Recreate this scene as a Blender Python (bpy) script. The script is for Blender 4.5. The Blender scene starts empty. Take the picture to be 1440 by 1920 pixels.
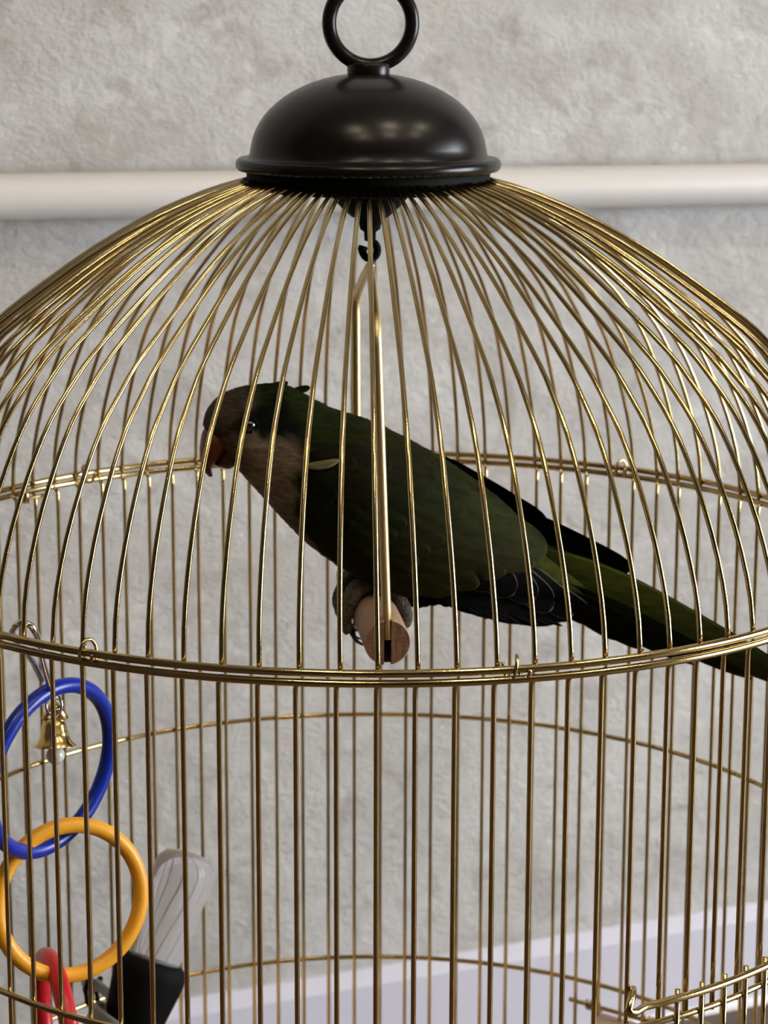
import bpy, bmesh, math, random
from mathutils import Vector, Matrix
random.seed(7)
scene = bpy.context.scene
col = scene.collection

# ------------------------------------------------------------------ camera, light, exposure
Z0 = 0.52                                   # height of the cage's shoulder ring above the floor
FPX, CAM_D, CAM_H = 4347.9, 1.0812, 0.2452  # focal length in pixels (1440 wide), distance, height over ring
PITCH, ROLL, YAW = 0.2089, 0.0026, 0.0040
CAM = Vector((0, -CAM_D, Z0 + CAM_H))
FW = Vector((math.sin(YAW) * math.cos(PITCH), math.cos(YAW) * math.cos(PITCH), -math.sin(PITCH)))
_r = Vector((math.cos(YAW), -math.sin(YAW), 0)); _u = _r.cross(FW)
RT = _r * math.cos(ROLL) + _u * math.sin(ROLL)
UP = -_r * math.sin(ROLL) + _u * math.cos(ROLL)
cd = bpy.data.cameras.new('camera'); cam = bpy.data.objects.new('camera', cd); col.objects.link(cam)
cd.sensor_fit = 'HORIZONTAL'; cd.sensor_width = 36; cd.lens = FPX / 1440 * 36
cd.clip_start = 0.02; cd.clip_end = 50
cd.dof.use_dof = True; cd.dof.focus_distance = 0.93; cd.dof.aperture_fstop = cd.lens / 1000 / 0.0036
M3 = Matrix((RT, UP, -FW)).transposed().to_4x4(); M3.translation = CAM
cam.matrix_world = M3
scene.camera = cam

w = bpy.data.worlds.new('world'); scene.world = w; w.use_nodes = True
w.node_tree.nodes['Background'].inputs[0].default_value = (0.9, 0.92, 1.0, 1)
w.node_tree.nodes['Background'].inputs[1].default_value = 0.3
LAMP = 36.0          # ceiling lamp emission
WINDOW = 15.0         # daylight pane emission
scene.view_settings.view_transform = 'Standard'
scene.view_settings.look = 'None'
scene.view_settings.gamma = 1
scene.view_settings.use_curve_mapping = False
scene.view_settings.exposure = 0.62

RY = math.radians(23)                       # the room is turned against the line of sight
RX_, RY_ = Vector((math.cos(RY), math.sin(RY), 0)), Vector((-math.sin(RY), math.cos(RY), 0))
def room(x, y, z): return RX_ * x + RY_ * y + Vector((0, 0, z))

# ------------------------------------------------------------------ helpers
def at(px, py, Y):
    """point on the plane y = Y that a sight line through a photograph position meets"""
    d = FW + RT * ((px - 720) / FPX) - UP * ((py - 960) / FPX)
    return CAM + d * ((Y - CAM.y) / d.y)

def obj(name, bm, m, parent=None, smooth=True):
    me = bpy.data.meshes.new(name)
    bmesh.ops.recalc_face_normals(bm, faces=bm.faces)
    if smooth:
        for f in bm.faces: f.smooth = True
    bm.to_mesh(me); bm.free()
    o = bpy.data.objects.new(name, me); col.objects.link(o)
    for mm in (m if isinstance(m, (list, tuple)) else [m]): me.materials.append(mm)
    if parent: o.parent = parent
    return o

def share(name, src, parent):
    o = src.copy(); o.name = name; col.objects.link(o); o.parent = parent
    return o

def tag(o, label=None, cat=None, group=None, kind=None):
    if label: o['label'] = label
    if cat: o['category'] = cat
    if group: o['group'] = group
    if kind: o['kind'] = kind
    return o

def empty(name, loc, label, cat, group=None):
    o = bpy.data.objects.new(name, None); col.objects.link(o); o.location = loc; o.empty_display_size = 0.02
    return tag(o, label, cat, group)

def tube(bm, pts, rad, seg=8, closed=False, caps=True, mi=0, flat=1.0):
    pts = [Vector(p) for p in pts]; n = len(pts)
    rads = rad if isinstance(rad, (list, tuple)) else [rad] * n
    tans = []
    for i in range(n):
        a = pts[i - 1] if (i > 0 or closed) else pts[i]
        b = pts[(i + 1) % n] if (i < n - 1 or closed) else pts[i]
        tans.append((b - a).normalized())
    t0 = tans[0]
    ref = Vector((0, 0, 1)) if abs(t0.z) < 0.9 else Vector((1, 0, 0))
    nrm = (ref - t0 * ref.dot(t0)).normalized()
    rings = []
    for i in range(n):
        t = tans[i]; nrm = (nrm - t * nrm.dot(t)).normalized(); b = t.cross(nrm)
        rings.append([bm.verts.new(pts[i] + (nrm * math.cos(2 * math.pi * k / seg) + b * flat * math.sin(2 * math.pi * k / seg)) * rads[i]) for k in range(seg)])
    for i in range(n if closed else n - 1):
        A, B = rings[i], rings[(i + 1) % n]
        off = 0
        if closed and i == n - 1:
            off = min(range(seg), key=lambda o: (A[0].co - B[o].co).length)
        for k in range(seg):
            f = bm.faces.new((A[k], A[(k + 1) % seg], B[(k + 1 + off) % seg], B[(k + off) % seg])); f.material_index = mi
    if caps and not closed:
        for R_ in (rings[0], rings[-1]):
            f = bm.faces.new(R_); f.material_index = mi
    return rings

def lathe(bm, prof, seg=48, c=(0, 0, 0), axis=None, mi=0):
    """prof: list of (r, z); axis: None = world z, or a unit Vector"""
    c = Vector(c); az = axis or Vector((0, 0, 1))
    ax = Vector((1, 0, 0)) if abs(az.x) < 0.9 else Vector((0, 1, 0))
    ax = (ax - az * ax.dot(az)).normalized(); ay = az.cross(ax)
    rings = []
    for r, z in prof:
        if r < 1e-7: rings.append([bm.verts.new(c + az * z)])
        else: rings.append([bm.verts.new(c + az * z + (ax * math.cos(2 * math.pi * k / seg) + ay * math.sin(2 * math.pi * k / seg)) * r) for k in range(seg)])
    for A, B in zip(rings, rings[1:]):
        if len(A) == 1 and len(B) == 1: continue
        for k in range(seg):
            if len(A) == 1: f = bm.faces.new((A[0], B[k], B[(k + 1) % seg]))
            elif len(B) == 1: f = bm.faces.new((A[k], A[(k + 1) % seg], B[0]))
            else: f = bm.faces.new((A[k], A[(k + 1) % seg], B[(k + 1) % seg], B[k]))
            f.material_index = mi

def hull_box(bm, corners8):
    v = [bm.verts.new(c) for c in corners8]
    for q in ((0, 1, 2, 3), (4, 5, 6, 7), (0, 1, 5, 4), (1, 2, 6, 5), (2, 3, 7, 6), (3, 0, 4, 7)): bm.faces.new([v[i] for i in q])

def rbox(bm, x0, x1, y0, y1, z0, z1):      # box in room axes
    hull_box(bm, [room(x, y, z) for z in (z0, z1) for x, y in ((x0, y0), (x1, y0), (x1, y1), (x0, y1))])

def lerp(a, b, t): return a + (b - a) * t
def sstep(a, b, x):
    t = max(0, min(1, (x - a) / (b - a))); return t * t * (3 - 2 * t)
def crom(P, s):
    """Catmull-Rom through rows of numbers, s in 0..len-1"""
    n = len(P); i = min(int(s), n - 2); t = s - i
    p0, p1, p2, p3 = P[max(i - 1, 0)], P[i], P[i + 1], P[min(i + 2, n - 1)]
    return [0.5 * (2 * b + (c - a) * t + (2 * a - 5 * b + 4 * c - d) * t * t + (3 * b - a - 3 * c + d) * t ** 3) for a, b, c, d in zip(p0, p1, p2, p3)]

# ------------------------------------------------------------------ materials
def mat(name, color, rough=0.5, metal=0.0, bump=None, vary=None, coat=0.0, spec=0.5, trans=0.0, ior=1.45, emit=None, attr=None):
    m = bpy.data.materials.new(name); m.use_nodes = True
    nt = m.node_tree; b = nt.nodes['Principled BSDF']
    b.inputs['Base Color'].default_value = (*color, 1)
    b.inputs['Roughness'].default_value = rough; b.inputs['Metallic'].default_value = metal
    b.inputs['Specular IOR Level'].default_value = spec
    b.inputs['Coat Weight'].default_value = coat
    b.inputs['Transmission Weight'].default_value = trans; b.inputs['IOR'].default_value = ior
    if emit:
        b.inputs['Emission Color'].default_value = (*emit[0], 1); b.inputs['Emission Strength'].default_value = emit[1]
    tc = nt.nodes.new('ShaderNodeTexCoord')
    src = None
    if attr:
        a = nt.nodes.new('ShaderNodeAttribute'); a.attribute_name = attr; src = a.outputs['Color']
    if vary:                                  # (scale, other colour, stretch)
        mp = nt.nodes.new('ShaderNodeMapping'); mp.inputs['Scale'].default_value = vary[2]
        nt.links.new(tc.outputs['Object'], mp.inputs['Vector'])
        n = nt.nodes.new('ShaderNodeTexNoise'); n.inputs['Scale'].default_value = vary[0]; n.inputs['Detail'].default_value = 6
        nt.links.new(mp.outputs[0], n.inputs['Vector'])
        rp = nt.nodes.new('ShaderNodeMapRange'); rp.inputs['From Min'].default_value = 0.35; rp.inputs['From Max'].default_value = 0.65
        nt.links.new(n.outputs['Fac'], rp.inputs['Value'])
        mx = nt.nodes.new('ShaderNodeMix'); mx.data_type = 'RGBA'
        nt.links.new(rp.outputs[0], mx.inputs['Factor'])
        if src:
            nt.links.new(src, mx.inputs['A'])
            ml = nt.nodes.new('ShaderNodeMix'); ml.data_type = 'RGBA'; ml.blend_type = 'MULTIPLY'; ml.inputs['Factor'].default_value = 1
            nt.links.new(src, ml.inputs['A']); ml.inputs['B'].default_value = (*vary[1], 1)
            nt.links.new(ml.outputs['Result'], mx.inputs['B'])
        else:
            mx.inputs['A'].default_value = (*color, 1); mx.inputs['B'].default_value = (*vary[1], 1)
        src = mx.outputs['Result']
    if src: nt.links.new(src, b.inputs['Base Color'])
    if bump:                                  # (scale, strength, distance, stretch)
        mp = nt.nodes.new('ShaderNodeMapping'); mp.inputs['Scale'].default_value = bump[3]
        nt.links.new(tc.outputs['Object'], mp.inputs['Vector'])
        n = nt.nodes.new('ShaderNodeTexNoise'); n.inputs['Scale'].default_value = bump[0]; n.inputs['Detail'].default_value = 5
        nt.links.new(mp.outputs[0], n.inputs['Vector'])
        bp = nt.nodes.new('ShaderNodeBump'); bp.inputs['Strength'].default_value = bump[1]; bp.inputs['Distance'].default_value = bump[2]
        nt.links.new(n.outputs['Fac'], bp.inputs['Height']); nt.links.new(bp.outputs[0], b.inputs['Normal'])
    return m

ONE = (1, 1, 1)
BRASS = mat('brass wire', (0.56, 0.43, 0.20), 0.13, 1.0, bump=(900, 0.12, 0.0004, ONE), vary=(60, (0.46, 0.34, 0.145), ONE))
BRASSR = mat('satin brass', (0.72, 0.56, 0.28), 0.42, 1.0, bump=(900, 0.15, 0.0004, ONE))
BLACK = mat('black enamel', (0.006, 0.005, 0.0045), 0.27, 0.0, bump=(260, 0.05, 0.0006, ONE), spec=0.3)
BLACKP = mat('black plastic', (0.003, 0.003, 0.003), 0.7, spec=0.12)
STEEL = mat('bright steel', (0.62, 0.62, 0.66), 0.18, 1.0)
BELLM = mat('bell brass', (0.78, 0.55, 0.22), 0.2, 1.0, bump=(300, 0.1, 0.0004, ONE))
BLUE = mat('blue plastic', (0.002, 0.022, 0.30), 0.3, coat=0.05, bump=(150, 0.1, 0.0005, ONE))
YELLOW = mat('yellow plastic', (0.80, 0.36, 0.02), 0.38, bump=(150, 0.1, 0.0005, ONE))
RED = mat('red plastic', (0.48, 0.008, 0.016), 0.3, coat=0.05, bump=(150, 0.1, 0.0005, ONE))
CLEAR = mat('clear plastic', (0.93, 0.92, 0.94), 0.10, trans=0.86, ior=1.15, spec=0.6)
GREYP = mat('grey plastic', (0.16, 0.155, 0.14), 0.45)
SEED = mat('pale bead', (0.62, 0.64, 0.58), 0.12, coat=0.4)
WOODEND = mat('dowel end grain', (0.22, 0.105, 0.05), 0.8, vary=(90, (0.12, 0.05, 0.022), (6, 1, 1)), bump=(160, 0.6, 0.0008, (1, 1, 8)))
WOOD = mat('dowel wood', (0.40, 0.265, 0.18), 0.6, vary=(60, (0.31, 0.20, 0.13), (1, 0.08, 1)), bump=(200, 0.2, 0.0004, (1, 0.1, 1)))
SLOTSHADE = mat('slot shade', (0.03, 0.012, 0.006), 0.9)
BOARD = mat('pale wood board', (0.50, 0.36, 0.27), 0.6, vary=(40, (0.42, 0.29, 0.2), (1, 8, 1)))
PIPEM = mat('pipe paint', (0.60, 0.575, 0.54), 0.4, bump=(40, 0.03, 0.001, ONE))
PAINT = mat('white paint', (0.78, 0.77, 0.76), 0.35, bump=(40, 0.03, 0.001, ONE))
SKIRT = mat('white skirting', (0.56, 0.55, 0.62), 0.4)
CEIL = mat('ceiling paint', (0.36, 0.33, 0.29), 0.9)
SIDEW = mat('side wall plaster', (0.40, 0.37, 0.34), 0.9, vary=(6, (0.34, 0.31, 0.28), ONE))
DARKW = mat('dark panelled wall', (0.018, 0.011, 0.007), 0.6, vary=(5, (0.013, 0.008, 0.005), (1, 1, 0.2)))
FLOORM = mat('brown floor', (0.105, 0.066, 0.044), 0.5, vary=(14, (0.08, 0.05, 0.032), (1, 6, 1)))
TRAYM = mat('brass tray', (0.5, 0.36, 0.15), 0.35, 1.0)

def plaster():
    m = bpy.data.materials.new('trowelled plaster'); m.use_nodes = True
    nt = m.node_tree; b = nt.nodes['Principled BSDF']; b.inputs['Roughness'].default_value = 0.85
    b.inputs['Specular IOR Level'].default_value = 0.25
    tc = nt.nodes.new('ShaderNodeTexCoord')
    def noise(scale, detail, stretch=ONE, dist=0.0, rough=0.55):
        mp = nt.nodes.new('ShaderNodeMapping'); mp.inputs['Scale'].default_value = stretch
        nt.links.new(tc.outputs['Object'], mp.inputs['Vector'])
        n = nt.nodes.new('ShaderNodeTexNoise'); n.inputs['Scale'].default_value = scale; n.inputs['Detail'].default_value = detail
        n.inputs['Distortion'].default_value = dist; n.inputs['Roughness'].default_value = rough
        nt.links.new(mp.outputs[0], n.inputs['Vector']); return n.outputs['Fac']
    def rng(v, a, b_):
        r = nt.nodes.new('ShaderNodeMapRange'); r.inputs['From Min'].default_value = a; r.inputs['From Max'].default_value = b_
        nt.links.new(v, r.inputs['Value']); return r.outputs[0]
    def mix(f, A, B):
        x = nt.nodes.new('ShaderNodeMix'); x.data_type = 'RGBA'; nt.links.new(f, x.inputs['Factor'])
        for k, v in (('A', A), ('B', B)):
            if isinstance(v, tuple): x.inputs[k].default_value = (*v, 1)
            else: nt.links.new(v, x.inputs[k])
        return x.outputs['Result']
    c1 = mix(rng(noise(7, 4, (1, 1, 1.6), 0.6), 0.38, 0.62), (0.48, 0.465, 0.435), (0.58, 0.572, 0.55))
    c2 = mix(rng(noise(26, 5, ONE, 1.0), 0.52, 0.72), c1, (0.41, 0.385, 0.355))
    c3 = mix(rng(noise(11, 5, ONE, 0.8), 0.60, 0.75), c2, (0.56, 0.50, 0.46))
    nt.links.new(c3, b.inputs['Base Color'])
    def bump(h, s, d, prev=None):
        n = nt.nodes.new('ShaderNodeBump'); n.inputs['Strength'].default_value = s; n.inputs['Distance'].default_value = d
        nt.links.new(h, n.inputs['Height'])
        if prev: nt.links.new(prev, n.inputs['Normal'])
        return n.outputs[0]
    b1 = bump(rng(noise(85, 8, (1, 1, 1.4), 0.25, 0.68), 0.42, 0.72), 0.55, 0.0030)
    b2 = bump(noise(280, 6, (1, 1, 1.3), 0.1, 0.65), 0.5, 0.0015, b1)
    nt.links.new(b2, b.inputs['Normal'])
    return m
PLASTER = plaster()

# ------------------------------------------------------------------ the room
RXA, RXB, RYA, RYB, RH = -1.7, 2.3, -3.2, 0.4830, 2.5
def struct(name, bm, m, label, smooth=False):
    return tag(obj(name, bm, m, None, smooth), label, None, None, 'structure')
bm = bmesh.new(); rbox(bm, RXA - .1, RXB + .1, RYA - .1, RYB + .1, -0.08, 0); struct('floor', bm, FLOORM, 'brown floor under the cage')
bm = bmesh.new(); rbox(bm, RXA - .1, RXB + .1, RYA - .1, RYB + .1, RH, RH + .08); struct('ceiling', bm, CEIL, 'plain ceiling with lamps')
bm = bmesh.new(); rbox(bm, RXA - .1, RXB + .1, RYB, RYB + .1, 0, RH); struct('wall_back', bm, PLASTER, 'warm grey trowelled plaster wall behind the cage')
bm = bmesh.new(); rbox(bm, RXA - .1, RXA, RYA, RYB, 0, RH); struct('wall_left', bm, DARKW, 'dark brown side wall')
bm = bmesh.new(); rbox(bm, RXA - .1, RXB + .1, RYA - .1, RYA, 0, RH); struct('wall_front', bm, DARKW, 'dark brown wall facing the cage')
# right wall with a window opening
WY0, WY1, WZ0, WZ1 = -2.1, -0.5, 0.12, 1.40
bm = bmesh.new()
rbox(bm, RXB, RXB + .1, RYA, WY0, 0, RH); rbox(bm, RXB, RXB + .1, WY1, RYB, 0, RH)
rbox(bm, RXB, RXB + .1, WY0, WY1, 0, WZ0); rbox(bm, RXB, RXB + .1, WY0, WY1, WZ1, RH)
struct('wall_right', bm, SIDEW, 'grey plaster side wall with window')
DAY = mat('daylight pane', (0.8, 0.85, 1), 0.2, emit=((0.88, 0.93, 1.0), WINDOW))
bm = bmesh.new()
for a, b_, c, d in ((WY0, WY0 + .05, WZ0, WZ1), (WY1 - .05, WY1, WZ0, WZ1), (WY0, WY1, WZ0, WZ0 + .05), (WY0, WY1, WZ1 - .05, WZ1), (-1.32, -1.28, WZ0, WZ1)):
    rbox(bm, RXB + .02, RXB + .07, a, b_, c, d)
win = struct('window_1', bm, PAINT, 'white framed window with daylight')
bm = bmesh.new(); rbox(bm, RXB + .04, RXB + .05, WY0, WY1, WZ0, WZ1); obj('pane', bm, DAY, win, False)
# skirting along the back wall: profile swept along the wall
def sweep_wall(name, prof, m, label):
    bm = bmesh.new()
    A = [bm.verts.new(room(RXA, RYB - y, z)) for y, z in prof]; B = [bm.verts.new(room(RXB, RYB - y, z)) for y, z in prof]
    for k in range(len(prof)):
        j = (k + 1) % len(prof); bm.faces.new((A[k], A[j], B[j], B[k]))
    bm.faces.new(A); bm.faces.new(B)
    return struct(name, bm, m, label)
sweep_wall('baseboard_back', [(0, 0), (.010, 0), (.010, .0712), (.0092, .0724), (.0020, .0815), (0, .0820)], SKIRT, 'white skirting board with bevelled top along the plaster wall')
sweep_wall('trim_1', [(.0095, 0), (.0138, 0), (.0136, .0035), (.0125, .0060), (.0095, .0068)], PAINT, 'narrow white bead between skirting and brown floor')

bm = bmesh.new()
PR = 0.0148
pz = lambda x: Z0 + 0.1348 - 0.0096 * (x + 0.061)
tube(bm, [room(RXA + (RXB - RXA) * k / 12, RYB - 0.0185, pz(RXA + (RXB - RXA) * k / 12)) for k in range(13)], PR, 40)
tag(obj('heating_pipe', bm, PIPEM), 'white painted round pipe running level along the plaster wall', 'pipe')

LAMPM = mat('lamp diffuser', (1, 1, 1), 0.5, emit=((1.0, 0.82, 0.60), LAMP))
for i, (x, y) in enumerate(((-0.8, -0.95), (0.2, -1.0), (1.2, -0.95), (-0.9, -1.65), (0.1, -1.7), (1.1, -1.65))):
    t = empty('ceiling_light', room(x, y, RH - 0.012), 'round recessed ceiling lamp with white rim', 'lamp', 'recessed ceiling lamps')
    bm = bmesh.new(); lathe(bm, [(.110, .012), (.130, .012), (.130, 0), (.113, -.004), (.110, 0), (.110, .012)], 32); obj('rim', bm, PAINT, t)
    bm = bmesh.new(); lathe(bm, [(0, .002), (.110, .002), (.110, .010), (0, .010)], 32); obj('diffuser', bm, LAMPM, t)

# ------------------------------------------------------------------ the cage
R = 0.23
cage = empty('birdcage', (0, 0, 0), 'round brass wire birdcage with domed top and black cap', 'birdcage')
N = 94
PROF = [(.2285, .000), (.2262, .0200), (.2185, .0440), (.2072, .0675), (.1962, .0850), (.1840, .0985), (.1725, .1095), (.1500, .1260), (.1275, .1412), (.1020, .1556), (.0760, .1668), (.0560, .1730), (.0400, .1765)]
SH = lambda z: -0.0033 * max(0, z) / 0.182          # the dome leans a touch to one side
PH1, PH2 = 0.0060, 0.0017
def polar(th, r, z): return Vector((r * math.sin(th) + SH(z), -r * math.cos(th), Z0 + z))
for k in range(N):
    th = PH1 + 2 * math.pi * k / N + random.gauss(0, .0013); th -= .016 * math.sin(th / 2) ** 2
    bow = random.gauss(0, .0008)
    bm = bmesh.new(); pts = []
    for j in range(31):
        r, z = crom(PROF, j / 30 * (len(PROF) - 1))
        pts.append(polar(th, r + bow * math.sin(math.pi * j / 30), z + bow * math.sin(math.pi * j / 30)))
    tube(bm, pts, 0.00105, 8)
    obj('dome_wire', bm, BRASS, cage)
Z2, Z3, ZB = -0.1545, -0.3066, -0.455
def theta_of(px, py, z):       # where on the cage wall (front side) a photograph position lies
    d = FW + RT * ((px - 720) / FPX) - UP * ((py - 960) / FPX); t = (Z0 + z - CAM.z) / d.z; P = CAM + d * t
    return math.atan2(P.x, -P.y)
def theta_front(px, z):        # bar of the cage's front whose foot shows at that photograph column
    lo, hi = -1.2, 1.2
    for _ in range(40):
        m_ = (lo + hi) / 2; d = Vector((R * math.sin(m_), -R * math.cos(m_), Z0 + z)) - CAM
        if 720 + FPX * d.dot(RT) / d.dot(FW) < px: lo = m_
        else: hi = m_
    return lo
DOOR0 = theta_front(1187, Z2) + 0.012
DOOR1 = DOOR0 + 0.72
def side_bm(z1):
    bm = bmesh.new()
    pts = [(0.0012, -R, -0.0020), (0.0006, -R + .0015, -.0030), (0, -R + .0024, -.0052), (0, -R + .0025, -0.010)]
    pts += [(0, -R + .0025, lerp(-0.010, z1, j / 6)) for j in range(1, 7)]
    tube(bm, [Vector(p) + Vector((0, 0, Z0)) for p in pts], 0.00108, 8); return bm
full = short = None
for k in range(N):
    th = PH2 + 2 * math.pi * k / N + random.gauss(0, .0013); th -= .016 * math.sin(th / 2) ** 2
    tw = (th + math.pi) % (2 * math.pi) - math.pi
    if DOOR0 < tw < DOOR1:
        if short is None: o = short = obj('side_wire', side_bm(Z2 - .0030), BRASS, cage)
        else: o = share('side_wire', short, cage)
    else:
        if full is None: o = full = obj('side_wire', side_bm(ZB - .005), BRASS, cage)
        else: o = share('side_wire', full, cage)
    o.rotation_euler = (0, 0, th)
def hoop(name, r, z, wr, seg=12):
    bm = bmesh.new(); tube(bm, [Vector((r * math.sin(a), -r * math.cos(a), Z0 + z)) for a in [2 * math.pi * i / 160 for i in range(160)]], wr, seg, True)
    return obj(name, bm, BRASS, cage)
hoop('shoulder_ring', R + .0005, .0019, .0016)
hoop('shoulder_ring', R + .0005, -.0021, .0016)
hoop('girdle_ring', R, Z2, .00135)
hoop('girdle_ring', R, Z3, .00135)
hoop('base_ring', R, ZB, .0016)
bm = bmesh.new()
lathe(bm, [(0, .006), (.228, .006), (.234, .012), (.236, .062), (.240, .066), (.243, .062), (.241, .010), (.236, 0), (0, 0)], 96)
tag(obj('base_tray', bm, TRAYM, cage), 'round brass base tray')
# door in the lower right of the cage wall
door = bpy.data.objects.new('door', None); col.objects.link(door); door.parent = cage
def dp(th, r, z): return Vector((r * math.sin(th), -r * math.cos(th), Z0 + z))
DR, DZ = R + .0042, Z2 + .0105
bm = bmesh.new()
pts = [dp(DOOR0 - .009, R - .0030, DZ + .0045), dp(DOOR0 - .013, R - .0005, DZ + .0062), dp(DOOR0 - .022, R + .0025, DZ + .0055), dp(DOOR0 - .033, R + .0050, DZ + .0036), dp(DOOR0 - .0395, R + .0064, DZ + .0012), dp(DOOR0 - .037, R + .0068, DZ - .0004), dp(DOOR0 - .024, R + .0060, DZ - .0007), dp(DOOR0 - .010, R + .0048, DZ - .0003)]
pts += [dp(lerp(DOOR0, DOOR1, i / 24), DR, DZ) for i in range(25)]
pts += [dp(DOOR1 + .01, DR, DZ - .003)] + [dp(DOOR1 + .012, DR, lerp(DZ - .01, Z3 + .01, i / 5)) for i in range(6)]
pts += [dp(lerp(DOOR1, DOOR0, i / 24), DR, Z3 + .004) for i in range(25)]
tube(bm, pts, .00165, 10); obj('door_frame', bm, BRASS, door)
nd = 12; dw = None
for i in range(nd):
    th = DOOR0 + .078 + i * .0575
    if dw is None:
        bm = bmesh.new(); tube(bm, [(0, -(DR - .0026), Z0 + lerp(DZ + .0024, Z3 + .002, j / 5)) for j in range(6)], .00115, 8); o = dw = obj('door_wire', bm, BRASS, door)
    else: o = share('door_wire', dw, door)
    o.rotation_euler = (0, 0, th)
# coiled wire clips that tie dome and wall together
def back_theta(px, py, z):
    d = FW + RT * ((px - 720) / FPX) - UP * ((py - 960) / FPX); t = (Z0 + z - CAM.z) / d.z; P = CAM + d * t
    return math.atan2(P.x, -P.y)
for px, py, zz in ((172, 1218, .002), (968, 1252, .002), (1172, 880, .001), (158, 892, .001)):
    th = back_theta(px, py, zz); bm = bmesh.new(); pts = []
    for j in range(41):
        u = j / 40; a = math.pi * .9 + u * 2 * math.pi * 1.55
        s = (u - .5) * .0090
        pts.append(dp(th + s / R, R - .0012 + .0036 * math.cos(a), .0020 + .0048 * math.sin(a)))
    tube(bm, pts, .00075, 8); obj('wire_clip', bm, BRASS, cage)
tl = back_theta(64, 916, 0)
for dz, dr, a0, a1 in ((-.0005, -.004, -.05, .045), (-.0048, -.0035, -.03, .055)):
    bm = bmesh.new(); tube(bm, [dp(tl + lerp(a0, a1, i / 6), R + dr, dz) for i in range(7)], .0011, 8); obj('latch_wire', bm, BRASS, cage)
bm = bmesh.new(); tube(bm, [dp(tl + .035, R - .005, z) for z in (-.0065, -.003, .001)], .0019, 8); obj('latch_wire', bm, BRASS, cage)

# cap, collar, carrying ring, hook funnel
CX = -0.0033
capc = Vector((CX, 0, Z0))
bm = bmesh.new()
prof = [(.0500, .1772), (.0585, .1772), (.0600, .1776), (.0611, .1788), (.0614, .1804), (.0609, .1822), (.0597, .1832), (.0580, .1828), (.0562, .1834), (.0549, .1850)]
for i in range(1, 17):
    a = math.pi / 2 * i / 16; prof.append((.0545 * math.cos(a) if i < 16 else 0, .1850 + .0368 * math.sin(a)))
prof = prof + [(0, .2195), (.03, .213), (.048, .192), (.0500, .182)]
lathe(bm, prof + [prof[0]], 96, capc); obj('cap', bm, BLACK, cage)
bm = bmesh.new(); lathe(bm, [(.0480, .1680), (.0545, .1690), (.0562, .1730), (.0565, .1790), (.0490, .1800), (.0480, .1680)], 80, capc); obj('cap_shade', bm, BLACKP, cage)  # matte black band standing in for the shade inside the cap
bm = bmesh.new(); lathe(bm, [(0, .2185), (.0092, .2185), (.0098, .2206), (.0098, .2253), (.0093, .2261), (0, .2261)], 40, capc); obj('collar', bm, BLACK, cage)
bm = bmesh.new()
ca = math.radians(4)
cc = capc + Vector((.001, 0, .2440)); e1 = Vector((math.cos(ca), math.sin(ca), 0)); 
tube(bm, [cc + (e1 * math.cos(a) + Vector((0, 0, 1)) * math.sin(a)) * .0190 for a in [2 * math.pi * i / 64 for i in range(64)]], .0033, 16, True, flat=1.0)
obj('carrying_ring', bm, BLACK, cage)
bm = bmesh.new()
lathe(bm, [(0, .178), (.0230, .178), (.0226, .1720), (.0200, .1680), (.0155, .1625), (.0128, .1597), (.0118, .1588), (.0085, .1560), (.0070, .1555), (.0050, .1520), (.0048, .1505), (.0028, .1490), (.0026, .1450), (0, .1445)], 28, capc + Vector((.0008, 0, 0)))
obj('hook_funnel', bm, BLACKP, cage)
bm = bmesh.new(); hk = capc + Vector((.0008, 0, 0))
tube(bm, [hk + Vector((.0035 * math.sin(a) , 0, .1406 + .0040 * math.cos(a))) for a in [math.pi * 1.65 * i / 16 for i in range(17)]], [.0018] * 13 + [.0018, .0020, .0024, .0022], 10)
obj('hook', bm, BLACKP, cage)

# ------------------------------------------------------------------ swing with dowel perch
PA = math.radians(6.5)
PDIR = Vector((-math.sin(PA), math.cos(PA), 0))          # along the dowel, away from the viewer
PSIDE = Vector((math.cos(PA), math.sin(PA), 0))
PF = at(727, 1205, -0.066); PL = 0.132; PRAD = 0.0106
swing = empty('swing', PF + PDIR * PL / 2, 'brass wire swing with round wooden dowel perch hanging inside the cage', 'swing')
def loc(o):            # child geometry is written in world space
    o.matrix_parent_inverse = swing.matrix_basis.inverted(); return o
bm = bmesh.new()
PUPV = Vector((0, 0, 1))
rings = []
seg = 48
# dowel with a slot cut into both ends
def dowel_ring(s, rr):
    return [bm.verts.new(PF + PDIR * s + (PSIDE * math.cos(2 * math.pi * k / seg) + PUPV * math.sin(2 * math.pi * k / seg)) * rr) for k in range(seg)]
stations = [(0, PRAD - .0005), (.0006, PRAD), (.02, PRAD), (.066, PRAD * 1.01), (.11, PRAD), (PL - .0006, PRAD), (PL, PRAD - .0005)]
rr = [dowel_ring(*s) for s in stations]
for A, B in zip(rr, rr[1:]):
    for k in range(seg): bm.faces.new((A[k], A[(k + 1) % seg], B[(k + 1) % seg], B[k]))
for ring_, m_ in ((rr[0], 1), (rr[-1], 1)):
    f = bm.faces.new(ring_); f.material_index = m_
perch = obj('perch', bm, [WOOD, WOODEND], swing); loc(perch)
for f in perch.data.polygons:
    if f.material_index == 1: f.use_smooth = False
perch['label'] = 'round wooden dowel perch'
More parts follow.
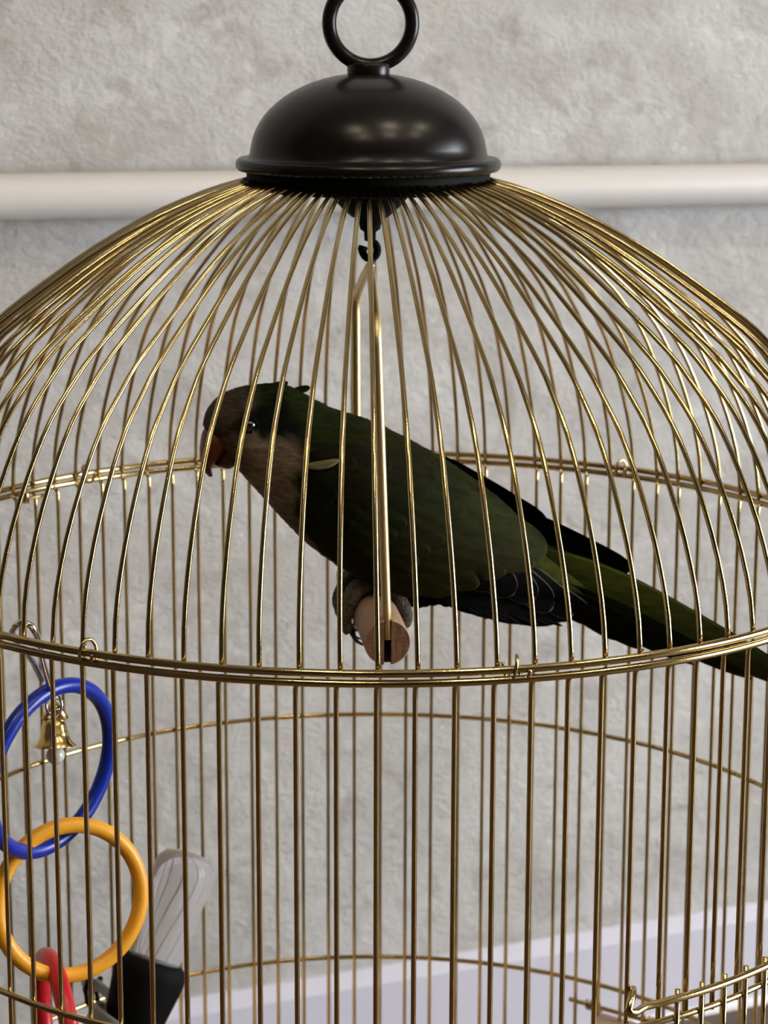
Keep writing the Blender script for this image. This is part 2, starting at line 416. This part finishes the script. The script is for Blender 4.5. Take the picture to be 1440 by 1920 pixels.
# slot groove on the end faces (shade painted in: the cut faces take a much darker wood colour)
def cutter(s0, s1):
    b2 = bmesh.new()
    c8 = []
    for s in (s0, s1):
        for x, z in ((-.00165, -PRAD * 1.2), (.00165, -PRAD * 1.2), (.00165, PRAD * 1.2), (-.00165, PRAD * 1.2)):
            c8.append(PF + PDIR * s + PSIDE * x + PUPV * z)
    hull_box(b2, c8); return b2
for s0, s1 in ((-.003, .005), (PL - .005, PL + .003)):
    b2 = cutter(s0, s1); cut = obj('cutter', b2, SLOTSHADE, None, False)
    md = perch.modifiers.new('slot', 'BOOLEAN'); md.operation = 'DIFFERENCE'; md.object = cut; md.solver = 'EXACT'; md.material_mode = 'TRANSFER'
    bpy.context.view_layer.update()
    dg = bpy.context.evaluated_depsgraph_get()
    me = bpy.data.meshes.new_from_object(perch.evaluated_get(dg)); perch.modifiers.clear(); perch.data = me
    bpy.data.objects.remove(cut, do_unlink=True)
# frame wire: eye at the hook, sloping shoulders, two straight drops into the dowel's slots
apex = capc + Vector((.0008, 0, .1330))
FT = PF + PDIR * .0018 + PUPV * .0012; BT = PF + PDIR * (PL - .0018) + PUPV * .0012
bm = bmesh.new()
def drop(T):
    tx = at(706, 615, -0.060) if T is FT else at(667, 560, 0.062)
    return [apex, lerp(apex, tx, .35) + Vector((0, 0, .0015)), lerp(apex, tx, .8) + Vector((0, 0, .001)), tx, tx + (T - tx) * .06, tx + (T - tx) * .3, tx + (T - tx) * .6, tx + (T - tx) * .9, T]
a_, b__ = drop(FT), drop(BT)
tube(bm, list(reversed(b__)) + a_[1:], [.0022] * (len(b__) + len(a_) - 1), 12)
o = obj('swing_wire', bm, BRASSR, swing); loc(o)
bm = bmesh.new()
tube(bm, [apex + Vector((0, .0026 * math.cos(a), .0030 + .0042 * math.sin(a))) for a in [2 * math.pi * i / 24 for i in range(24)]], .0008, 8, True)
loc(obj('link', bm, STEEL, swing))
bm = bmesh.new(); lathe(bm, [(0, -.002), (.0016, -.001), (.0019, .0008), (.0014, .0024), (0, .003)], 16, apex + Vector((.0006, -.001, -.0005))); loc(obj('bead', bm, STEEL, swing))

# ------------------------------------------------------------------ the parakeet
BP0 = PF + PDIR * (PL * .5)                 # where it stands on the dowel
BN = PDIR                                    # across its body, away from the viewer
def bat(px, py, off=0.0):
    """point in the bird's own upright middle plane (off: metres across the body, + away from the viewer)"""
    d = FW + RT * ((px - 720) / FPX) - UP * ((py - 960) / FPX)
    t = (BP0 - CAM).dot(BN) / d.dot(BN)
    return CAM + d * t + BN * off
bird = empty('parakeet', BP0 + Vector((0, 0, PRAD)), 'dark green parakeet with grey face and breast perched on the wooden dowel', 'parakeet')
def bl(o):
    o.matrix_parent_inverse = bird.matrix_basis.inverted(); return o
# stations along the body: top x, top y, bottom x, bottom y, half width (m)
ST = [(380, 796, 390, 810, .0045), (387, 770, 409, 832, .0100), (408, 745, 428, 856, .0140), (442, 728, 449, 884, .0172), (482, 721, 474, 912, .0190), (530, 720, 504, 946, .0196),
      (576, 741, 536, 981, .0215), (625, 766, 576, 1020, .0255), (690, 787, 628, 1058, .0295), (760, 820, 694, 1096, .0310), (830, 859, 768, 1122, .0300), (900, 906, 850, 1122, .0265), (960, 955, 925, 1120, .0215),
      (1010, 1008, 988, 1112, .0165), (1060, 1047, 1042, 1118, .0120), (1120, 1080, 1106, 1138, .0080), (1170, 1108, 1160, 1150, .0045)]
def stat(s):
    v = crom(ST, s); c = ((v[0] + v[2]) / 2, (v[1] + v[3]) / 2); h = ((v[0] - v[2]) / 2, (v[1] - v[3]) / 2); return c, h, max(v[4], .002)
SAMP = [(i / 8, *stat(i / 8)) for i in range((len(ST) - 1) * 8 + 1)]
def depth(px, py, cl=.93):
    best = None
    for s, c, h, wd in SAMP:
        hl = math.hypot(*h); cc_ = ((px - c[0]) * h[0] + (py - c[1]) * h[1]) / (hl * hl)
        al = abs((px - c[0]) * -h[1] + (py - c[1]) * h[0]) / hl
        if best is None or al < best[0]: best = (al, cc_, wd)
    c_ = max(-cl, min(cl, best[1])); return best[2] * math.sqrt(1 - c_ * c_)
# plumage colours at places on the body; greens and blacks darkened to carry shade
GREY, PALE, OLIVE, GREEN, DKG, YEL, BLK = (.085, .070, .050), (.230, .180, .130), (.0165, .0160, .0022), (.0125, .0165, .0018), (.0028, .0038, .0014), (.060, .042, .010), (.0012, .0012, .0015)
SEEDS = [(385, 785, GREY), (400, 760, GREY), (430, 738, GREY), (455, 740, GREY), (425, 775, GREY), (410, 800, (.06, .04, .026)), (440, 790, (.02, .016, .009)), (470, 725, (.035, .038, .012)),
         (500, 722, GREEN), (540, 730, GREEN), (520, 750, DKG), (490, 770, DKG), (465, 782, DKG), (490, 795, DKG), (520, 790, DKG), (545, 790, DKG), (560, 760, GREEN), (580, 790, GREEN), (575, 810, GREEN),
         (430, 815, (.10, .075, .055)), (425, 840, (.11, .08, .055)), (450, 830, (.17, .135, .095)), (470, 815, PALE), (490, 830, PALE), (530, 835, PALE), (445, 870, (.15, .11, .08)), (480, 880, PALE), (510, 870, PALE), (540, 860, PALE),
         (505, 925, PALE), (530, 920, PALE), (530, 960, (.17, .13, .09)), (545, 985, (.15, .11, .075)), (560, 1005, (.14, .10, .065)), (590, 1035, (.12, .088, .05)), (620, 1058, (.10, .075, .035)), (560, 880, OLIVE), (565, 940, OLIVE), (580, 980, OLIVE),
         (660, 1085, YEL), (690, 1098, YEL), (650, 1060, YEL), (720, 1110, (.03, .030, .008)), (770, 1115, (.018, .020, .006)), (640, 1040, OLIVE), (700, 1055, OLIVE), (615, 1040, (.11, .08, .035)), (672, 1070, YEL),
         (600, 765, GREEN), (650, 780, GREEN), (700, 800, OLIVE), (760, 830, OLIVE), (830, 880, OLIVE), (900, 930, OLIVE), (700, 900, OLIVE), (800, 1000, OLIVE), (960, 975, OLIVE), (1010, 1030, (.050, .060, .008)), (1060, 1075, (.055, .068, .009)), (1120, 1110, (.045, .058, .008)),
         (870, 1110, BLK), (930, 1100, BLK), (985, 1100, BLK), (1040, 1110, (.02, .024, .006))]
def plum(px, py):
    ws = 0; acc = [0, 0, 0]
    for x, y, c in SEEDS:
        w_ = 1 / (((px - x) ** 2 + (py - y) ** 2) + 12) ** 2.6
        ws += w_
        for i in range(3): acc[i] += c[i] * w_
    return tuple(a / ws for a in acc)
def paint(o, fn):
    me = o.data; ca_ = me.color_attributes.new('plumage', 'FLOAT_COLOR', 'POINT')
    for i in range(len(me.vertices)): ca_.data[i].color = (*fn(i), 1)
FEATH = mat('plumage', (.03, .03, .01), 0.9, attr='plumage', vary=(420, (.55, .55, .5), (.35, 1, 1)), bump=(520, 0.55, 0.0012, (.4, 1, 1)), spec=0.08)
VANE = mat('feather vane', (.03, .03, .01), 0.8, attr='plumage', vary=(300, (.65, .65, .6), (.25, 1, 1)), bump=(700, 0.35, 0.0006, (.3, 1, 1)), spec=0.10)
SKIN = mat('scaly grey foot skin', (.105, .083, .052), 0.6, vary=(700, (.05, .038, .022), ONE), bump=(700, 1.0, 0.0016, ONE))
CLAW = mat('dark claw', (.006, .005, .004), 0.3)
BEAKM = mat('orange brown beak', (.15, .030, .007), 0.4, vary=(120, (.085, .016, .005), ONE))
BEAKD = mat('dark lower beak', (.055, .013, .006), 0.45, vary=(120, (.045, .012, .006), ONE))
EYEM = mat('dark eye', (.004, .003, .003), 0.06, coat=1.0)
# body: one skin lofted through the stations, plus legs and toes in the same mesh
bm = bmesh.new(); NS, NR = 96, 44; rings = []; vinfo = []
for i in range(NS + 1):
    s = i / NS * (len(ST) - 1); c, h, wd = stat(s); ring_ = []
    C3 = bat(*c); H3 = bat(c[0] + h[0], c[1] + h[1]) - C3
    for k in range(NR):
        a = 2 * math.pi * k / NR; ct, sn = math.cos(a), math.sin(a)
        ruff = 1 + .012 * math.sin(i * 2.3 + k * 1.7) * (1 if 4 < i < 92 else 0)
        v = bm.verts.new(C3 + H3 * ct * ruff - BN * wd * sn * ruff); ring_.append(v); vinfo.append((c[0] + h[0] * ct, c[1] + h[1] * ct))
    rings.append(ring_)
for A, B in zip(rings, rings[1:]):
    for k in range(NR): bm.faces.new((A[k], A[(k + 1) % NR], B[(k + 1) % NR], B[k]))
bm.faces.new(rings[0]); bm.faces.new(rings[-1])
# legs and zygodactyl feet curling round the dowel
def dowelpt(s, ang, rr_): return BP0 + PDIR * s + (PSIDE * math.cos(ang) + PUPV * math.sin(ang)) * rr_
TR = .0040
def extra(n): vinfo.extend([(665, 1085)] * n)
def track(fn):
    n0 = len(bm.verts); fn(); extra(len(bm.verts) - n0)
for s_ in (-.0150, .0110):
    hip = bat(715, 1070, s_ * 1.0); ank = dowelpt(s_, math.radians(92), PRAD + .0075); knee = lerp(hip, ank, .55) + PSIDE * -.002
    track(lambda: tube(bm, [hip, lerp(hip, knee, .6), knee, lerp(knee, ank, .6), ank, dowelpt(s_, math.radians(95), PRAD + .003)], [.012, .0105, .0078, .0052, .0044, .0036], 14))
    for ds, a0, a1 in ((-.0045, 100, 208), (.0045, 100, 200), (-.0036, 84, -18), (.0042, 84, -8)):
        pts, rd = [], []
        for j in range(25):
            u = j / 24; ang = math.radians(lerp(a0, a1, u)); kn = .0007 * math.sin(u * 9)
            pts.append(dowelpt(s_ + ds * min(1, .25 + u * 1.6), ang, PRAD + TR * lerp(1.0, .72, u) + .0004 + kn)); rd.append(TR * lerp(1.0, .68, u) * (1 + .06 * (j % 2)))
        track(lambda: tube(bm, pts, rd, 10, mi=1))
        pts, rd = [], []; sg = 1 if a1 > a0 else -1
        for j in range(7):
            u = j / 6; ang = math.radians(a1 + sg * u * 52); pts.append(dowelpt(s_ + ds, ang, PRAD + TR * .6 + .0018 * math.sin(u * 2.6))); rd.append(lerp(.0016, .0002, u))
        track(lambda: tube(bm, pts, rd, 8, mi=2))
body = bl(obj('body', bm, [FEATH, SKIN, CLAW], bird))
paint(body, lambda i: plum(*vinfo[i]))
# beak
def hookloft(stations_, name, m):
    b2 = bmesh.new(); rg = []
    n = 18
    for j in range(25):
        v = crom(stations_, j / 24 * (len(stations_) - 1)); C3 = bat((v[0] + v[2]) / 2, (v[1] + v[3]) / 2); H3 = bat(v[0], v[1]) - C3
        rg.append([b2.verts.new(C3 + H3 * math.cos(2 * math.pi * k / n) - BN * max(v[4], .0002) * math.sin(2 * math.pi * k / n)) for k in range(n)])
    for A, B in zip(rg, rg[1:]):
        for k in range(n): b2.faces.new((A[k], A[(k + 1) % n], B[(k + 1) % n], B[k]))
    b2.faces.new(rg[0]); b2.faces.new(rg[-1]); return bl(obj(name, b2, m, bird))
hookloft([(396, 796, 432, 838, .0105), (381, 806, 423, 850, .0108), (375, 830, 414, 860, .0092), (374, 852, 404, 868, .0070), (376, 869, 397, 877, .0048), (382, 883, 398, 887, .0030), (392, 894, 399, 893, .0008)], 'upper_beak', BEAKM)
hookloft([(418, 834, 448, 850, .0105), (411, 850, 443, 868, .0098), (405, 862, 431, 878, .0070), (400, 867, 415, 876, .0032), (398, 868, 402, 871, .0008)], 'lower_beak', BEAKD)
ec = bat(464, 786, -depth(464, 786) + .0012)
b2 = bmesh.new(); bmesh.ops.create_uvsphere(b2, u_segments=20, v_segments=12, radius=.0031, matrix=Matrix.Translation(ec)); bl(obj('eye', b2, EYEM, bird))
b2 = bmesh.new(); tube(b2, [ec - BN * .0012 + PSIDE * .0035 * math.cos(a) + PUPV * .0033 * math.sin(a) for a in [2 * math.pi * i / 24 for i in range(24)]], .0007, 8, True)
bl(obj('eyelid', b2, mat('eye skin', (.003, .003, .0025), .9, spec=.1), bird))

def feather(parent, name, base, tip, width, lift=.001, side=-1, colr=OLIVE, edge=None, bend=0.0, tipw=.35, cl=.93, thick=.0005, far_off=None, twist=0.0, rnd=2.2, fade=1.12):
    """a vane: closed lens-shaped blade over the body; base and tip in the bird's plane, width in the same measure"""
    b2 = bmesh.new(); TV = (-1, -.93, -.6, -.25, 0, .25, .6, .93, 1); nS, nT = 13, 9; dx, dy = tip[0] - base[0], tip[1] - base[1]; L = math.hypot(dx, dy); ax = (dx / L, dy / L); ay = (-ax[1], ax[0])
    info = []; top, bot = [], []
    for i in range(nS):
        s = i / (nS - 1); s = 1 - (1 - s) ** 1.5
        wv = width * .5 * (lerp(.45, 1, sstep(0, .35, s))) * max(.02, (1 - max(0, (s - (1 - tipw)) / tipw) ** rnd)) ** .5
        for j in range(nT):
            t = TV[j]
            off = bend * L * 4 * s * (1 - s)
            px = base[0] + dx * s + ay[0] * (t * wv + off); py = base[1] + dy * s + ay[1] * (t * wv + off)
            if far_off is None: d_ = side * (depth(px, py, cl) + lift + .0004 * s)
            else: d_ = far_off + twist * t
            cam_ = .0005 * (1 - t * t)
            top.append(b2.verts.new(bat(px, py, d_ + side * cam_))); info.append((s, t))
            bot.append((px, py, d_ + side * (cam_ - thick * (1 - abs(t)) - .00012), s, t))
    bv = []
    for px, py, d_, s, t in bot: bv.append(b2.verts.new(bat(px, py, d_))); info.append((s, t))
    idx = lambda i, j: i * nT + j
    for V in (top, bv):
        for i in range(nS - 1):
            for j in range(nT - 1): b2.faces.new((V[idx(i, j)], V[idx(i + 1, j)], V[idx(i + 1, j + 1)], V[idx(i, j + 1)]))
    for i in range(nS - 1):
        for j in (0, nT - 1): b2.faces.new((top[idx(i, j)], top[idx(i + 1, j)], bv[idx(i + 1, j)], bv[idx(i, j)]))
    for j in range(nT - 1):
        for i in (0, nS - 1): b2.faces.new((top[idx(i, j)], top[idx(i, j + 1)], bv[idx(i, j + 1)], bv[idx(i, j)]))
    o = bl(obj(name, b2, VANE, bird))
    j_ = random.uniform(.8, 1.2)
    def fn(i):
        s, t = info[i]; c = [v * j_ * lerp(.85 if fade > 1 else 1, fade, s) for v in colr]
        if abs(t) < .1: c = [v * .72 for v in c]
        if edge and (abs(t) > .97 or s > .985) and s > .3: c = list(edge)
        return c
    paint(o, fn)
    if parent is not bird:
        o.parent = parent; o.matrix_parent_inverse = bird.matrix_basis.inverted()
    return o
def wing_root(name):
    wg = bpy.data.objects.new(name, None); col.objects.link(wg); wg.parent = bird; return wg
near = wing_root('wing'); far = wing_root('wing')
# near wing: flight feathers first, then rows of coverts over them
EDGE = (.17, .16, .115)
for base, tip, wd in (((800, 1075), (1040, 1156), 46), ((790, 1070), (990, 1150), 46), ((780, 1066), (940, 1138), 44), ((770, 1062), (905, 1128), 44), ((830, 1060), (1075, 1150), 48)):
    feather(near, 'flight_feather', base, tip, wd, .0012, colr=BLK, cl=.8, bend=.02)
for i, (base, tip, wd) in enumerate((((830, 1010), (905, 1078), 58), ((850, 1010), (948, 1096), 60), ((880, 1020), (992, 1112), 60), ((910, 1030), (1026, 1132), 58), ((940, 1040), (1066, 1146), 54), ((960, 1066), (1108, 1160), 46), ((985, 1088), (1158, 1194), 34))):
    feather(near, 'flight_feather', base, tip, wd, .0024 + (6 - i) * .0007, colr=BLK, edge=EDGE, cl=.85, bend=-.03)
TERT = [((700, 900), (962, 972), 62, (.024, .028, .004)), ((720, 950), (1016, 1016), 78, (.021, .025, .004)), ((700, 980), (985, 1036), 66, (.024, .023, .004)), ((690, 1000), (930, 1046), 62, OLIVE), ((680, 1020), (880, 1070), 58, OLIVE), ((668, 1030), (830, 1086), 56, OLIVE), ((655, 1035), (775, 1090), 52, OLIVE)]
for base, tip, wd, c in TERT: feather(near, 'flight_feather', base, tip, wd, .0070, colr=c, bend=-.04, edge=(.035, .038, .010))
def row(n, A, B, TA, TB, wd, lift, c, nm='covert_feather'):
    for i in range(n):
        u = i / (n - 1); b_ = (lerp(A[0], B[0], u), lerp(A[1], B[1], u)); t_ = (lerp(TA[0], TB[0], u) + random.gauss(0, 4), lerp(TA[1], TB[1], u) + random.gauss(0, 4))
        feather(near, nm, b_, t_, wd, lift, colr=tuple(v * random.uniform(.85, 1.15) for v in c), bend=-.03)
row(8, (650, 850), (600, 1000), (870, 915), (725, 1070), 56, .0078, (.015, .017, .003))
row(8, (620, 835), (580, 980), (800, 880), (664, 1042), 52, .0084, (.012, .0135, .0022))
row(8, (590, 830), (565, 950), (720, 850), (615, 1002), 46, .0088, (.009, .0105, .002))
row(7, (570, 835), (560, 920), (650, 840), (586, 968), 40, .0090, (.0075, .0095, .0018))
# pale bend of the wing
feather(near, 'covert_feather', (560, 850), (622, 838), 15, .0105, colr=(.24, .20, .11), bend=.05, tipw=.5)
# far wing: dark tips that show above the back and tail
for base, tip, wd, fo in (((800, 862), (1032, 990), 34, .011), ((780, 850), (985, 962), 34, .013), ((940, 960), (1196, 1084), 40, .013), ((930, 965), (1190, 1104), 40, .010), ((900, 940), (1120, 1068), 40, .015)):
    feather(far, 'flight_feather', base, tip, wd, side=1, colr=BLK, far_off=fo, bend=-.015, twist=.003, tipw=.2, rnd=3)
# tail: long stepped blades
TC = (.050, .068, .010)
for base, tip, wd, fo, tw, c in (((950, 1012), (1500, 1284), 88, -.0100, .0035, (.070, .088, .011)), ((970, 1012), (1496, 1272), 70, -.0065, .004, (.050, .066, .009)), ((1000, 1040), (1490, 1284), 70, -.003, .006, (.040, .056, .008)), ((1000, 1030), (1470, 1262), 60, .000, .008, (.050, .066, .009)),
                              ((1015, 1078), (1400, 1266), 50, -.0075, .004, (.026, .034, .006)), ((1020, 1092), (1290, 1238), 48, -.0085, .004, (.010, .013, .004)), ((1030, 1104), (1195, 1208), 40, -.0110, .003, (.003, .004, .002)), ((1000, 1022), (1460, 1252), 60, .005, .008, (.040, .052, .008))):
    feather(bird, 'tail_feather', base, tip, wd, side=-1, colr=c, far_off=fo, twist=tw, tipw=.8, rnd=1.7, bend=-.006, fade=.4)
for i in range(9):            # wispy ends below the wing and belly
    x = 905 + i * 17; feather(near, 'wisp', (x - 45, 1118 + i * 3.5), (x + random.uniform(-6, 8), 1142 + i * 3 + random.uniform(-3, 5)), 6, .001, colr=BLK, cl=.7)
for i in (1, 3):            # crown and nape tufts
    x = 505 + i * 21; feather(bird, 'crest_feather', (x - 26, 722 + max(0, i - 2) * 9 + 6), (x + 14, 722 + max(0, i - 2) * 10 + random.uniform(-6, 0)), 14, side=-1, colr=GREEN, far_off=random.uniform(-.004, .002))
for i in range(10):           # shaggy vent and thigh
    x = 735 + i * 13; feather(bird, 'vent_feather', (x - 30, 1085 + (i % 3) * 5), (x, 1126 - abs(i - 3) * 1.2 + random.uniform(-4, 3)), 26, -.004, colr=(.006, .007, .002) if i < 6 else BLK, cl=.8)

# ------------------------------------------------------------------ hanging toy
YT = -0.112
toy = empty('bird_toy', at(100, 1440, YT), 'hanging bird toy of linked blue, yellow and red plastic rings with a bell', 'bird toy')
def tl_(o):
    o.matrix_parent_inverse = toy.matrix_basis.inverted(); return o
def plink(name, c, ra, ratio, tilt, sgn, rt, m, lab, depthY=YT):
    C3 = at(*c, depthY); sc = (C3 - CAM).dot(FW) / FPX; r_ = ra * sc; ph = math.radians(tilt)
    mj = RT * math.sin(ph) + UP * math.cos(ph); mn = RT * math.cos(ph) - UP * math.sin(ph)
    v = mn * ratio + FW * sgn * math.sqrt(1 - ratio * ratio)
    b2 = bmesh.new(); tube(b2, [C3 + (mj * math.cos(a) + v * math.sin(a)) * r_ for a in [2 * math.pi * i / 96 for i in range(96)]], rt * sc, 16, True)
    o = tl_(obj(name, b2, m, toy)); o['label'] = lab; return o
plink('plastic_ring', (96, 1441), 163, .53, 17, 1, 15, BLUE, 'blue plastic ring')
plink('plastic_ring', (132, 1688), 142, .88, 6, 1, 15, YELLOW, 'yellow plastic ring')
plink('plastic_ring', (108, 1942), 148, .32, -7, -1, 18, RED, 'red plastic ring')
# steel clip over the shoulder ring
b2 = bmesh.new(); YR = -0.168
tube(b2, [at(78, 1275, YT - .004), at(62, 1240, YT - .012), at(42, 1215, -.140), at(26, 1196, -.156), at(23, 1184, -.166), at(31, 1171, -.172), at(44, 1166, -.175), at(58, 1173, -.176), at(68, 1188, -.172), at(74, 1206, -.162), at(80, 1240, -.140), at(90, 1275, YT - .016), at(97, 1297, YT - .008), at(104, 1309, YT - .002), at(107, 1303, YT + .006), at(104, 1292, YT + .007)], [.0014] * 15 + [.001], 10)
tl_(obj('clip', b2, STEEL, toy))
b2 = bmesh.new(); bc = at(101, 1322, YT); 
tube(b2, [bc + RT * .0034 * math.cos(a) + UP * .0044 * math.sin(a) for a in [2 * math.pi * i / 28 for i in range(28)]], .0007, 8, True); tl_(obj('link', b2, STEEL, toy))
b2 = bmesh.new(); sc = (bc - CAM).dot(FW) / FPX; bt = at(103, 1400, YT); tilt = (UP * 1 + RT * -.04).normalized()
lathe(b2, [(u * sc, v * sc) for u, v in ((40, 0), (39.5, 2), (34, 8), (29, 16), (26.5, 24), (26, 27), (24.5, 30), (23, 40), (20, 48), (14, 53), (8, 55), (0, 55.5), (0, 53), (12, 50), (20, 40), (24, 24), (32, 8), (38, 1), (40, 0))], 40, bt, tilt)
bell = tl_(obj('bell', b2, BELLM, toy)); bell['label'] = 'small brass bell'
b2 = bmesh.new()
tube(b2, [bt + tilt * 54 * sc + (RT * -19 + UP * -3) * sc, bt + tilt * 62 * sc + RT * -13 * sc, bt + tilt * 74 * sc + RT * -5 * sc, bt + tilt * 77 * sc + RT * 3 * sc, bt + tilt * 68 * sc + RT * 11 * sc, bt + tilt * 50 * sc + RT * 20 * sc], .0011, 8, flat=2.2)
obj('bell_strap', b2, BELLM, bell)
b2 = bmesh.new(); cl_ = at(104, 1416, YT)
lathe(b2, [(0, -.0042), (.0026, -.0034), (.0040, -.0012), (.0040, .0012), (.0026, .0034), (0, .0042)], 20, cl_, (FW * .9 + UP * .3).normalized())
tube(b2, [cl_ + UP * .003, bt + tilt * 30 * sc], .0005, 6)
obj('clapper', b2, SEED, bell)

# ------------------------------------------------------------------ seed feeder
YF = 0.105
f0, f1 = at(262, 1880, YF - .012), at(352, 1612, YF + .012)
fa = (f1 - f0).normalized(); fl = (f1 - f0).length
feeder = empty('seed_feeder', f0, 'clear tube feeder with black cup fixed inside the cage', 'feeder')
def fd(o):
    o.matrix_parent_inverse = feeder.matrix_basis.inverted(); return o
b2 = bmesh.new(); TB = .0167
lathe(b2, [(TB * .80, fl * .05), (TB * .86, fl * .30), (TB * 1.0, fl * .80), (TB * 1.02, fl * .92), (TB * .94, fl * .985), (TB * .74, fl * 1.03), (TB * .4, fl * 1.05), (0, fl * 1.055),
           (0, fl * 1.035), (TB * .38, fl * 1.03), (TB * .68, fl * 1.012), (TB * .86, fl * .972), (TB * .94, fl * .915), (TB * .92, fl * .80), (TB * .78, fl * .30), (TB * .72, fl * .05), (TB * .80, fl * .05)], 40, f0, fa)
o = fd(obj('tube', b2, CLEAR, feeder)); o['label'] = 'clear plastic tube'
b2 = bmesh.new()
lathe(b2, [(0, -.016), (.0130, -.015), (.0165, -.008), (.0190, .008), (.0200, .015), (.0196, .0195), (.0182, .0225), (.0160, .0242), (.0138, .0245), (.0138, .012), (0, .012)], 40, f0, fa)
o = fd(obj('cup', b2, BLACKP, feeder)); o['label'] = 'black plastic cup'
b2 = bmesh.new()
hd = f0 - fa * .016 + RT * -.003
lathe(b2, [(0, -.020), (.018, -.019), (.0215, -.010), (.0225, .004), (.0212, .006), (.0200, .004), (.019, -.008), (0, -.012)], 40, hd, (fa + RT * .25).normalized())
o = fd(obj('holder', b2, GREYP, feeder)); o['label'] = 'grey plastic holder'
b2 = bmesh.new(); b0 = at(212, 1872, YF); b1 = at(160, 1845, .165)
tube(b2, [hd + RT * -.012, b0, lerp(b0, b1, .5) + UP * .003, b1], [.006, .0045, .004, .004], 10, flat=.6); fd(obj('bracket', b2, GREYP, feeder))
for dx in (-12, 8):
    b2 = bmesh.new(); tube(b2, [at(180 + dx, 1835, .14), at(172 + dx, 1855, .15), at(176 + dx, 1880, .15), at(190 + dx, 1890, .14)], .0017, 8); fd(obj('clamp', b2, BLACKP, feeder))

# ------------------------------------------------------------------ little wooden shelf on a brass rod, low at the back of the cage
s0, s1 = at(1068, 1873, .200), at(1262, 1928, .160)
shelf = empty('corner_shelf', lerp(s0, s1, .5), 'small pale wooden shelf under a brass rod low in the cage', 'shelf')
def sh(o):
    o.matrix_parent_inverse = shelf.matrix_basis.inverted(); return o
b2 = bmesh.new(); tube(b2, [lerp(s0, s1, i / 6) for i in range(7)], .0013, 10); sh(obj('rod', b2, BRASS, shelf))
sd = (s1 - s0).normalized()
for u in (.24, .80):
    b2 = bmesh.new(); c = lerp(s0, s1, u)
    tube(b2, [c + sd * (i / 30 - .5) * .009 + Vector((0, 0, 1)) * .0024 * math.cos(i * .75) + sd.cross(Vector((0, 0, 1))) * .0024 * math.sin(i * .75) for i in range(31)], .0009, 8); sh(obj('wire_coil', b2, BRASS, shelf))
b2 = bmesh.new(); q = sd.cross(Vector((0, 0, 1))).normalized(); q = q if q.y < 0 else -q
a0, a1 = lerp(s0, s1, .2), s1 + sd * .001
hull_box(b2, [p + q * k + Vector((0, 0, z)) for z in (-.009, -.0035) for p, k in ((a0, -.002), (a1, -.002), (a1, .05), (a0 + sd * .03, .05))])
bmesh.ops.bevel(b2, geom=b2.edges[:], offset=.001, segments=2, affect='EDGES'); sh(obj('board', b2, BOARD, shelf, False))
